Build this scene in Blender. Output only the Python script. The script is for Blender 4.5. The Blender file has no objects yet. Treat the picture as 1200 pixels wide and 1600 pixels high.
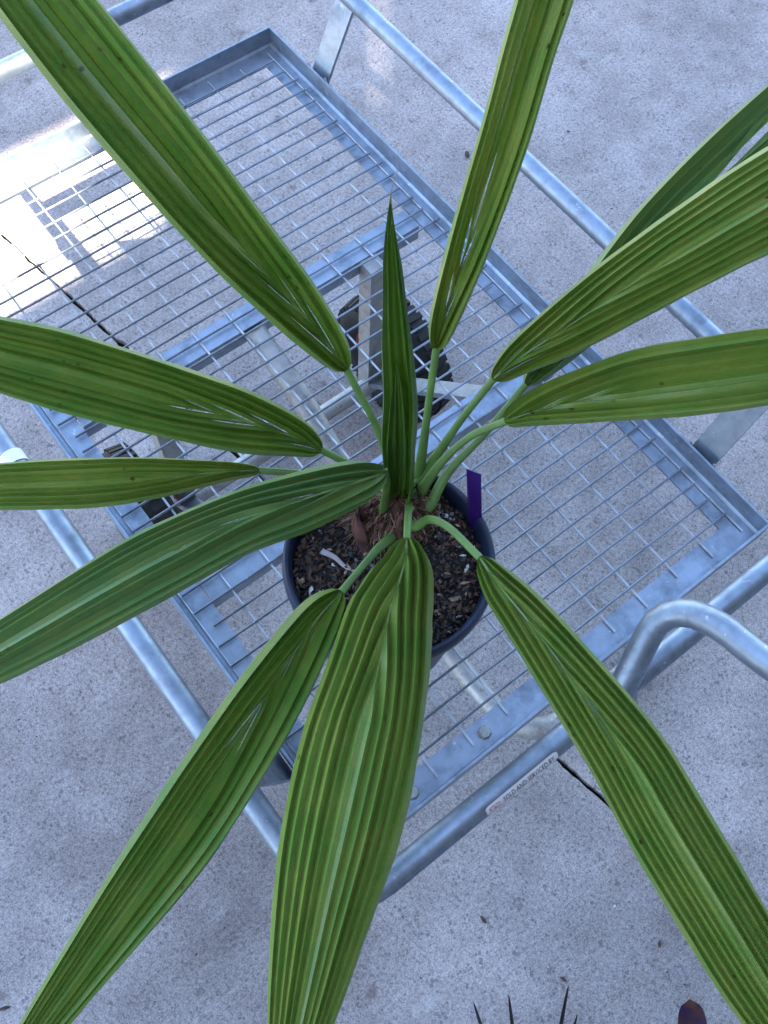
import bpy, math, random
from mathutils import Vector, Matrix
from math import sin, cos, pi, radians
random.seed(7)
scene = bpy.context.scene
COL = scene.collection

# ------------------------------------------------------------------ camera
cam_d = bpy.data.cameras.new('camera')
cam_d.sensor_fit = 'VERTICAL'
cam_d.sensor_height = 24.0
cam_d.lens = 23.6
cam_d.clip_start = 0.02
cam_d.clip_end = 500
cam = bpy.data.objects.new('camera', cam_d)
COL.objects.link(cam)
RX, UP, BK = Vector((.6128, .7897, .0297)), Vector((-.7249, .5467, .4190)), Vector((.3147, -.2783, .9075))
cam.matrix_world = Matrix(((RX.x, UP.x, BK.x, 1.0885), (RX.y, UP.y, BK.y, -.6708), (RX.z, UP.z, BK.z, 1.5011), (0, 0, 0, 1)))
cam_d.dof.use_dof = False
scene.camera = cam

# ------------------------------------------------------------------ sky, sun, exposure
SUN_DIR = Vector((.325, -.253, .44)).normalized()
world = bpy.data.worlds.new('World')
scene.world = world
world.use_nodes = True
wn = world.node_tree
bg = wn.nodes['Background']
sky = wn.nodes.new('ShaderNodeTexSky')
sky.sky_type = 'NISHITA'
sky.sun_disc = False
sky.sun_elevation = math.asin(SUN_DIR.z)
sky.sun_rotation = math.atan2(SUN_DIR.x, SUN_DIR.y)
sky.air_density = 1.0
sky.dust_density = 1.2
sky.ozone_density = 1.0
wn.links.new(sky.outputs[0], bg.inputs[0])
bg.inputs[1].default_value = 0.105
sun_d = bpy.data.lights.new('sun', 'SUN')
sun_d.energy = 5.0
sun_d.angle = radians(0.5)
sun_d.color = (1.0, .90, .75)
sun = bpy.data.objects.new('sun', sun_d)
COL.objects.link(sun)
sun.rotation_euler = SUN_DIR.to_track_quat('Z', 'Y').to_euler()
sun.location = SUN_DIR * 20
scene.view_settings.view_transform = 'Standard'
scene.view_settings.look = 'None'
scene.view_settings.gamma = 1.0
scene.view_settings.exposure = 2.95
scene.view_settings.use_curve_mapping = False
scene.render.engine = 'CYCLES'
scene.cycles.max_bounces = 4
scene.cycles.diffuse_bounces = 3
scene.cycles.caustics_reflective = False
scene.cycles.caustics_refractive = False
scene.cycles.use_denoising = True

# ------------------------------------------------------------------ helpers
def tag(o, label=None, cat=None, group=None, kind=None):
    if label: o['label'] = label
    if cat: o['category'] = cat
    if group: o['group'] = group
    if kind: o['kind'] = kind
    return o

def empty(name, loc=(0, 0, 0)):
    o = bpy.data.objects.new(name, None)
    o.empty_display_size = .05
    o.location = loc
    COL.objects.link(o)
    return o

def place(name, me, parent=None, loc=None):
    o = bpy.data.objects.new(name, me)
    COL.objects.link(o)
    if parent is not None:
        o.parent = parent
        base = Vector((0, 0, 0))
        p = parent
        while p is not None:
            base += Vector(p.location)
            p = p.parent
        o.location = (Vector(loc) if loc else Vector((0, 0, 0))) - base
    elif loc:
        o.location = loc
    return o

class MB:
    """collects geometry in world metres, then links it as one mesh object"""
    def __init__(s):
        s.v, s.f, s.m = [], [], []
    def add(s, vs, fs, mi=0):
        n = len(s.v)
        s.v += [tuple(p) for p in vs]
        s.f += [tuple(i + n for i in q) for q in fs]
        s.m += [mi] * len(fs)
    def box(s, lo, hi, mi=0):
        (a, b, c), (d, e, f) = lo, hi
        s.add([(a, b, c), (d, b, c), (d, e, c), (a, e, c), (a, b, f), (d, b, f), (d, e, f), (a, e, f)],
              [(0, 3, 2, 1), (4, 5, 6, 7), (0, 1, 5, 4), (1, 2, 6, 5), (2, 3, 7, 6), (3, 0, 4, 7)], mi)
    def bar(s, a, b, w, t, wdir, mi=0):
        """flat bar from a to b: width w along wdir, thickness t"""
        a, b, wd = Vector(a), Vector(b), Vector(wdir)
        d = (b - a).normalized()
        wd = (wd - d * wd.dot(d)).normalized()
        n = d.cross(wd)
        vs = []
        for p in (a, b):
            for i, j in ((-1, -1), (1, -1), (1, 1), (-1, 1)):
                vs.append(p + wd * (i * w / 2) + n * (j * t / 2))
        s.add(vs, [(0, 1, 2, 3), (7, 6, 5, 4), (0, 4, 5, 1), (1, 5, 6, 2), (2, 6, 7, 3), (3, 7, 4, 0)], mi)
    def tube(s, pts, rad, seg=10, closed=False, mi=0, flat=1.0, side=None):
        pts = [Vector(p) for p in pts]
        n = len(pts)
        if not hasattr(rad, '__len__'): rad = [rad] * n
        nrm = None
        vs = []
        for i, p in enumerate(pts):
            if closed: d = pts[(i + 1) % n] - pts[i - 1]
            else: d = pts[min(i + 1, n - 1)] - pts[max(i - 1, 0)]
            d.normalize()
            if side is not None:
                nrm = Vector(side)
            elif nrm is None:
                nrm = Vector((0, 0, 1)) if abs(d.z) < .9 else Vector((1, 0, 0))
            nrm = (nrm - d * nrm.dot(d)).normalized()
            bn = d.cross(nrm)
            for k in range(seg):
                a = 2 * pi * k / seg
                vs.append(p + nrm * (cos(a) * rad[i] * flat) + bn * (sin(a) * rad[i]))
        fs = []
        m = n if closed else n - 1
        for i in range(m):
            j = (i + 1) % n
            for k in range(seg):
                l = (k + 1) % seg
                fs.append((i * seg + k, i * seg + l, j * seg + l, j * seg + k))
        if not closed:
            fs.append(tuple(range(seg - 1, -1, -1)))
            fs.append(tuple((n - 1) * seg + k for k in range(seg)))
        s.add(vs, fs, mi)
    def lathe(s, prof, seg, origin, axis='z', mi=0, closed=False):
        o = Vector(origin)
        vs = []
        for r, h in prof:
            for k in range(seg):
                a = 2 * pi * k / seg
                if axis == 'z': vs.append(o + Vector((cos(a) * r, sin(a) * r, h)))
                else: vs.append(o + Vector((cos(a) * r, h, -sin(a) * r)))
        fs = []
        m = len(prof) if closed else len(prof) - 1
        for i in range(m):
            j = (i + 1) % len(prof)
            for k in range(seg):
                l = (k + 1) % seg
                fs.append((i * seg + k, i * seg + l, j * seg + l, j * seg + k))
        s.add(vs, fs, mi)
    def mesh(s, name, mats, smooth=False, origin=(0, 0, 0), angle=None):
        o = Vector(origin)
        me = bpy.data.meshes.new(name)
        me.from_pydata([tuple(Vector(p) - o) for p in s.v], [], s.f)
        for m in (mats if isinstance(mats, (list, tuple)) else [mats]): me.materials.append(m)
        me.polygons.foreach_set('material_index', s.m)
        if smooth:
            me.polygons.foreach_set('use_smooth', [True] * len(s.f))
            if angle: me.set_sharp_from_angle(angle=radians(angle))
        me.update()
        return me
    def build(s, name, mats, parent=None, smooth=False, origin=None, angle=None):
        if origin is None:
            n = len(s.v)
            origin = (sum(p[0] for p in s.v) / n, sum(p[1] for p in s.v) / n, min(p[2] for p in s.v))
        return place(name, s.mesh(name, mats, smooth, origin, angle), parent, origin)

def spline(pts, n):
    """Catmull-Rom through rows of numbers, n samples evenly in arc length"""
    P = [list(p) for p in pts]
    P = [[2 * a - b for a, b in zip(P[0], P[1])]] + P + [[2 * a - b for a, b in zip(P[-1], P[-2])]]
    fine = []
    for i in range(1, len(P) - 2):
        for k in range(24):
            u = k / 24
            fine.append([.5 * ((2 * b) + (-a + c) * u + (2 * a - 5 * b + 4 * c - d) * u * u + (-a + 3 * b - 3 * c + d) * u ** 3)
                         for a, b, c, d in zip(P[i - 1], P[i], P[i + 1], P[i + 2])])
    fine.append(list(P[-2]))
    s = [0]
    for i in range(1, len(fine)):
        s.append(s[-1] + math.dist(fine[i][:3], fine[i - 1][:3]))
    out, j = [], 0
    for i in range(n):
        q = s[-1] * i / (n - 1)
        while j < len(s) - 2 and s[j + 1] < q: j += 1
        u = (q - s[j]) / max(1e-9, s[j + 1] - s[j])
        out.append([a + (b - a) * u for a, b in zip(fine[j], fine[j + 1])])
    return out, s[-1]

# ------------------------------------------------------------------ materials
class NT:
    def __init__(s, name):
        s.mat = bpy.data.materials.new(name)
        s.mat.use_nodes = True
        s.t = s.mat.node_tree
        s.bsdf = s.t.nodes['Principled BSDF']
        s.out = s.t.nodes['Material Output']
    def n(s, kind, **kw):
        nd = s.t.nodes.new(kind)
        for k, v in kw.items():
            if hasattr(nd, k): setattr(nd, k, v)
        return nd
    def l(s, a, b): s.t.links.new(a, b)
    def val(s, sock, v):
        if hasattr(v, 'is_output'): s.l(v, sock)
        else: sock.default_value = v
    def pos(s): return s.n('ShaderNodeNewGeometry').outputs['Position']
    def obj(s): return s.n('ShaderNodeTexCoord').outputs['Object']
    def noise(s, vec, scale, detail=3, rough=.55, stretch=None, dim='3D'):
        if stretch:
            mp = s.n('ShaderNodeMapping')
            s.l(vec, mp.inputs[0]); mp.inputs['Scale'].default_value = stretch
            vec = mp.outputs[0]
        nd = s.n('ShaderNodeTexNoise')
        nd.noise_dimensions = dim
        s.l(vec, nd.inputs['Vector'])
        nd.inputs['Scale'].default_value = scale
        nd.inputs['Detail'].default_value = detail
        nd.inputs['Roughness'].default_value = rough
        return nd.outputs['Fac']
    def ramp(s, fac, stops):
        nd = s.n('ShaderNodeValToRGB')
        el = nd.color_ramp.elements
        while len(el) > 1: el.remove(el[0])
        for i, (p, c) in enumerate(stops):
            e = el[0] if i == 0 else el.new(p)
            e.position = p
            if not hasattr(c, '__len__'): c = (c, c, c)
            e.color = (*c, 1)
        s.l(fac, nd.inputs[0])
        return nd.outputs[0]
    def mix(s, fac, a, b, mode='MIX'):
        nd = s.n('ShaderNodeMix', data_type='RGBA', blend_type=mode)
        s.val(nd.inputs['Factor'], fac)
        for sock, v in ((nd.inputs['A'], a), (nd.inputs['B'], b)):
            pass
        ins = [i for i in nd.inputs if i.type == 'RGBA']
        for sock, v in zip(ins, (a, b)):
            if hasattr(v, 'is_output'): s.l(v, sock)
            else: sock.default_value = (*v, 1)
        return [o for o in nd.outputs if o.type == 'RGBA'][0]
    def math(s, op, a, b=None, c=None):
        nd = s.n('ShaderNodeMath', operation=op)
        for i, v in enumerate((a, b, c)):
            if v is not None: s.val(nd.inputs[i], v)
        return nd.outputs[0]
    def bump(s, h, strength, dist=.001):
        nd = s.n('ShaderNodeBump')
        s.l(h, nd.inputs['Height'])
        nd.inputs['Strength'].default_value = strength
        nd.inputs['Distance'].default_value = dist
        s.l(nd.outputs[0], s.bsdf.inputs['Normal'])
        return nd
    def set(s, **kw):
        for k, v in kw.items():
            s.val(s.bsdf.inputs[k], v if not isinstance(v, tuple) else (*v, 1))
        return s

def plain(name, col, rough=.6, metal=0., var=.15, scale=60, bump=0, spec=None):
    m = NT(name)
    p = m.pos()
    f = m.noise(p, scale, 4)
    c = m.mix(m.ramp(f, [(.3, 0), (.7, 1)]), tuple(x * (1 - var) for x in col), tuple(min(1, x * (1 + var)) for x in col))
    m.set(**{'Base Color': c, 'Roughness': rough, 'Metallic': metal})
    if spec is not None: m.bsdf.inputs['Specular IOR Level'].default_value = spec
    if bump: m.bump(m.noise(p, scale * 3, 3), bump)
    return m.mat

def mat_concrete(name, tint, seed):
    m = NT(name)
    p0 = m.pos()
    mp = m.n('ShaderNodeMapping'); m.l(p0, mp.inputs[0]); mp.inputs['Location'].default_value = (seed, seed * .7, 0)
    p = mp.outputs[0]
    N = lambda sc, de=2, ro=.55, st=None: m.noise(p, sc, de, ro, st, '2D')
    broad = N(2.2, 3)
    mid = N(15, 3, .6)
    grain = N(165, 2, .75)
    fine = N(430, 1, .7)
    g = m.ramp(grain, [(.24, (.17, .160, .158)), (.40, (.325, .308, .302)), (.56, (.42, .40, .392)), (.76, (.56, .54, .53))])
    g = m.mix(.34, g, m.ramp(fine, [(.28, .10), (.5, .39), (.72, .72)]))
    g = m.mix(1.0, g, tint, 'MULTIPLY')
    g = m.mix(m.ramp(broad, [(.35, 0), (.66, .8)]), g, m.mix(1.0, g, (.76, .73, .715), 'MULTIPLY'))
    g = m.mix(m.ramp(mid, [(.42, 0), (.75, .6)]), g, m.mix(1.0, g, (.74, .70, .69), 'MULTIPLY'))
    cl = m.ramp(N(4.6, 5, .62), [(.30, .80), (.50, 1.0), (.70, 1.20)])
    g = m.mix(1.0, g, cl, 'MULTIPLY')
    g = m.mix(1.0, g, m.ramp(N(.9, 3), [(.30, .90), (.70, 1.14)]), 'MULTIPLY')
    # dark pits and flecks
    vo = m.n('ShaderNodeTexVoronoi'); vo.voronoi_dimensions = '2D'; m.l(p, vo.inputs['Vector']); vo.inputs['Scale'].default_value = 115
    thr = m.math('MULTIPLY', m.math('SUBTRACT', N(45, 1), .42), .95)
    fleck = m.math('LESS_THAN', vo.outputs['Distance'], thr)
    g = m.mix(m.math('MULTIPLY', fleck, .5), g, (.10, .093, .09))
    # sparse bigger stains
    vo2 = m.n('ShaderNodeTexVoronoi'); vo2.voronoi_dimensions = '2D'; m.l(p, vo2.inputs['Vector']); vo2.inputs['Scale'].default_value = 7
    wob = m.math('MULTIPLY', N(48, 3, .7), .16)
    st = m.ramp(m.math('ADD', vo2.outputs['Distance'], wob), [(.105, 1), (.16, 0)])
    g = m.mix(m.math('MULTIPLY', m.math('MULTIPLY', st, m.ramp(N(3.3, 1), [(.50, 0), (.60, 1)])), .55), g, (.13, .105, .092))
    # pale rubbed scuffs
    sc = m.ramp(N(24, 4, .7, (1, .3, 1)), [(.62, 0), (.74, .5)])
    g = m.mix(sc, g, m.mix(.5, g, (.60, .59, .58)))
    m.set(**{'Base Color': g, 'Roughness': .88})
    m.bsdf.inputs['Specular IOR Level'].default_value = .25
    m.bump(N(160, 1), .3, .001)
    return m.mat

def mat_galv(name, base=(.30, .36, .44), rough=.44, rust=.0, metal=.88):
    m = NT(name)
    p = m.pos()
    a = m.noise(p, 55, 2, .6)
    c = m.ramp(a, [(.25, tuple(x * .80 for x in base)), (.5, base), (.75, tuple(min(1, x * 1.14) for x in base))])
    d = m.noise(p, 21, 4, .7)
    c = m.mix(m.ramp(d, [(.50, 0), (.72, .7)]), c, tuple(x * .45 for x in base))
    ch = m.ramp(m.noise(p, 95, 3, .7), [(.66, 0), (.71, .7)])
    c = m.mix(ch, c, (.66, .68, .70))
    if rust:
        c = m.mix(m.math('MULTIPLY', m.ramp(m.noise(p, 60, 4, .7), [(.58, 0), (.68, 1)]), rust), c, (.20, .09, .04))
    m.set(**{'Base Color': c, 'Metallic': metal})
    m.val(m.bsdf.inputs['Roughness'], m.ramp(d, [(.3, rough - .05), (.7, rough + .16)]))
    m.bump(a, .10, .0006)
    return m.mat

def mat_leaf(name, tone, yellow, dark, spots=.5):
    m = NT(name)
    uvn = m.n('ShaderNodeUVMap')
    sep = m.n('ShaderNodeSeparateXYZ'); m.l(uvn.outputs[0], sep.inputs[0])
    fx, fy = sep.outputs[0], sep.outputs[1]
    # fold lines: integers of u
    d = m.math('ABSOLUTE', m.math('SUBTRACT', m.math('FRACT', m.math('ADD', fx, .5)), .5))
    rib = m.ramp(d, [(.0, 1), (.045, .85), (.075, 0)])
    mpv = m.n('ShaderNodeMapping'); m.l(uvn.outputs[0], mpv.inputs[0]); mpv.inputs['Scale'].default_value = (1, .06, 1)
    vein = m.noise(mpv.outputs[0], 7.0, 2, .7, None, '2D')
    mp2 = m.n('ShaderNodeMapping'); m.l(uvn.outputs[0], mp2.inputs[0]); mp2.inputs['Scale'].default_value = (.22, 1.1, 1)
    patch = m.noise(mp2.outputs[0], 2.2, 4, .6)
    mp3 = m.n('ShaderNodeMapping'); m.l(uvn.outputs[0], mp3.inputs[0]); mp3.inputs['Scale'].default_value = (1, 46, 1)
    cell = m.noise(mp3.outputs[0], 1.7, 3, .65)
    c = m.ramp(vein, [(.25, tuple(.55 * x + .45 * y for x, y in zip(dark, tone))), (.50, tone), (.74, tuple(x * 1.15 for x in tone))])
    c = m.mix(m.ramp(patch, [(.36, 0), (.66, .95)]), c, yellow)
    c = m.mix(m.ramp(cell, [(.35, .16), (.6, 0)]), c, dark)
    ribc = m.mix(m.ramp(m.noise(mp2.outputs[0], 5, 2), [(.4, 0), (.6, 1)]), tuple(min(1, x * 1.35) for x in yellow), (.24, .18, .05))
    ribf = m.math('MULTIPLY', rib, m.ramp(m.noise(mpv.outputs[0], 3.1, 1), [(.35, .25), (.65, .9)]))
    c = m.mix(ribf, c, ribc)
    # brown tip and margin scorch, insect spots
    p = m.pos()
    vo = m.n('ShaderNodeTexVoronoi'); m.l(p, vo.inputs['Vector']); vo.inputs['Scale'].default_value = 55
    wob = m.math('MULTIPLY', m.noise(p, 300, 2), .14)
    gate = m.ramp(m.noise(p, 11, 2), [(.53, 0), (.60, 1)])
    sp = m.ramp(m.math('ADD', vo.outputs['Distance'], wob), [(.17, 1), (.21, 0)])
    c = m.mix(m.math('MULTIPLY', m.math('MULTIPLY', sp, gate), spots), c, (.055, .03, .014))
    m.set(**{'Base Color': c})
    m.val(m.bsdf.inputs['Roughness'], m.ramp(vein, [(.3, .46), (.7, .34)]))
    m.bsdf.inputs['Specular IOR Level'].default_value = .6
    m.bump(vein, .22, .0006)
    tr = m.n('ShaderNodeBsdfTranslucent')
    m.l(m.mix(1, c, (1.15, 1.25, .45), 'MULTIPLY'), tr.inputs[0])
    ms = m.n('ShaderNodeMixShader'); ms.inputs[0].default_value = .12
    m.l(m.bsdf.outputs[0], ms.inputs[1]); m.l(tr.outputs[0], ms.inputs[2]); m.l(ms.outputs[0], m.out.inputs[0])
    return m.mat

M = {}
M['slab_a'] = mat_concrete('concrete_warm', (1.06, 1.0, .985), 0.0)
M['slab_b'] = mat_concrete('concrete_grey', (1.04, .985, .975), 5.3)
M['joint'] = plain('joint_dirt', (.035, .024, .018), .95, var=.6, scale=90, bump=.6)
M['galv'] = mat_galv('galvanised_tube')
M['galv_flat'] = mat_galv('galvanised_flat', (.36, .42, .50), .42)
M['galv_wire'] = mat_galv('galvanised_wire', (.26, .30, .36), .45, metal=.5)
M['galv_wire_skylit'] = mat_galv('galvanised_wire_skylit', (.48, .52, .58), .42, metal=.5)  # same steel; sky reflection on the long wires put into a paler base colour
M['galv_low'] = mat_galv('galvanised_dull', (.44, .44, .43), .5, rust=.45, metal=.5)
M['rubber'] = plain('tyre_rubber', (.013, .013, .015), .72, var=.35, scale=120, bump=.3)
M['red'] = plain('red_hub_paint', (.42, .03, .022), .45, var=.2)
M['steel_dark'] = plain('dark_steel', (.10, .10, .11), .5, .6)
M['pot'] = plain('pot_plastic', (.012, .021, .052), .40, var=.25, scale=30, spec=.5)
M['soil'] = plain('soil', (.012, .008, .007), .95, var=.7, scale=160, bump=.9)
M['chip_dark'] = plain('bark_black', (.014, .011, .012), .45, var=.5, scale=200, bump=.4)
M['chip_brown'] = plain('bark_brown', (.078, .040, .024), .7, var=.5, scale=200, bump=.4)
M['chip_pale'] = plain('straw_chip', (.33, .25, .17), .8, var=.35, scale=200)
M['stone_grey'] = plain('grey_stone', (.17, .17, .19), .6, var=.4, scale=200)
M['stone_white'] = plain('white_stone', (.62, .63, .62), .6, var=.15, scale=200)
M['prill'] = plain('fertiliser_prill', (.55, .24, .04), .4, var=.25, scale=100)
M['fibre'] = plain('sheath_fibre', (.30, .20, .145), .85, var=.45, scale=150)
M['fibre_dark'] = plain('old_sheath', (.070, .030, .018), .85, var=.6, scale=160, bump=.5)
M['sheath'] = plain('dry_sheath', (.085, .034, .032), .65, var=.55, scale=70, bump=.4)
M['stick'] = plain('dry_strip', (.40, .36, .36), .7, var=.25, scale=80)
M['purple'] = plain('purple_plastic', (.042, .008, .165), .35, var=.05, scale=30)
M['paper'] = plain('white_sticker', (.72, .72, .74), .5, var=.05)
M['tape'] = plain('white_tape', (.92, .92, .89), .55, var=.05)
M['ink'] = plain('sticker_ink', (.02, .02, .03), .6, var=.1)
M['ink_red'] = plain('sticker_red_ink', (.45, .03, .05), .6, var=.2)
M['screen_panel'] = plain('screen_paint', (.10, .095, .09), .8, var=.1, scale=3)  # dark tone of the added, unseen shade screen
M['black_leaf'] = plain('blackish_leaf', (.006, .005, .007), .45, var=.4, scale=60)
M['purple_leaf'] = plain('purple_leaf', (.040, .014, .050), .40, var=.5, scale=45)
M['brown_leaf'] = plain('scorched_leaf', (.11, .045, .02), .8, var=.5, scale=150)
M['debris'] = plain('brown_debris', (.055, .035, .025), .85, var=.5, scale=200)
M['leaf_green'] = mat_leaf('leaf_green', (.078, .178, .022), (.140, .215, .032), (.030, .088, .012), 1.)
M['leaf_yellowish'] = mat_leaf('leaf_yellowish', (.118, .218, .034), (.190, .248, .044), (.050, .112, .016), 1.)
M['leaf_blue'] = mat_leaf('leaf_bluish', (.088, .196, .062), (.135, .215, .056), (.038, .104, .030), .4)
M['leaf_young'] = mat_leaf('leaf_young', (.040, .115, .013), (.070, .150, .018), (.012, .045, .006), 0)
M['petiole'] = plain('petiole_green', (.100, .195, .045), .45, var=.22, scale=35, bump=.15)
M['midrib'] = plain('midrib_green', (.115, .19, .05), .45, var=.2, scale=50)
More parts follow.
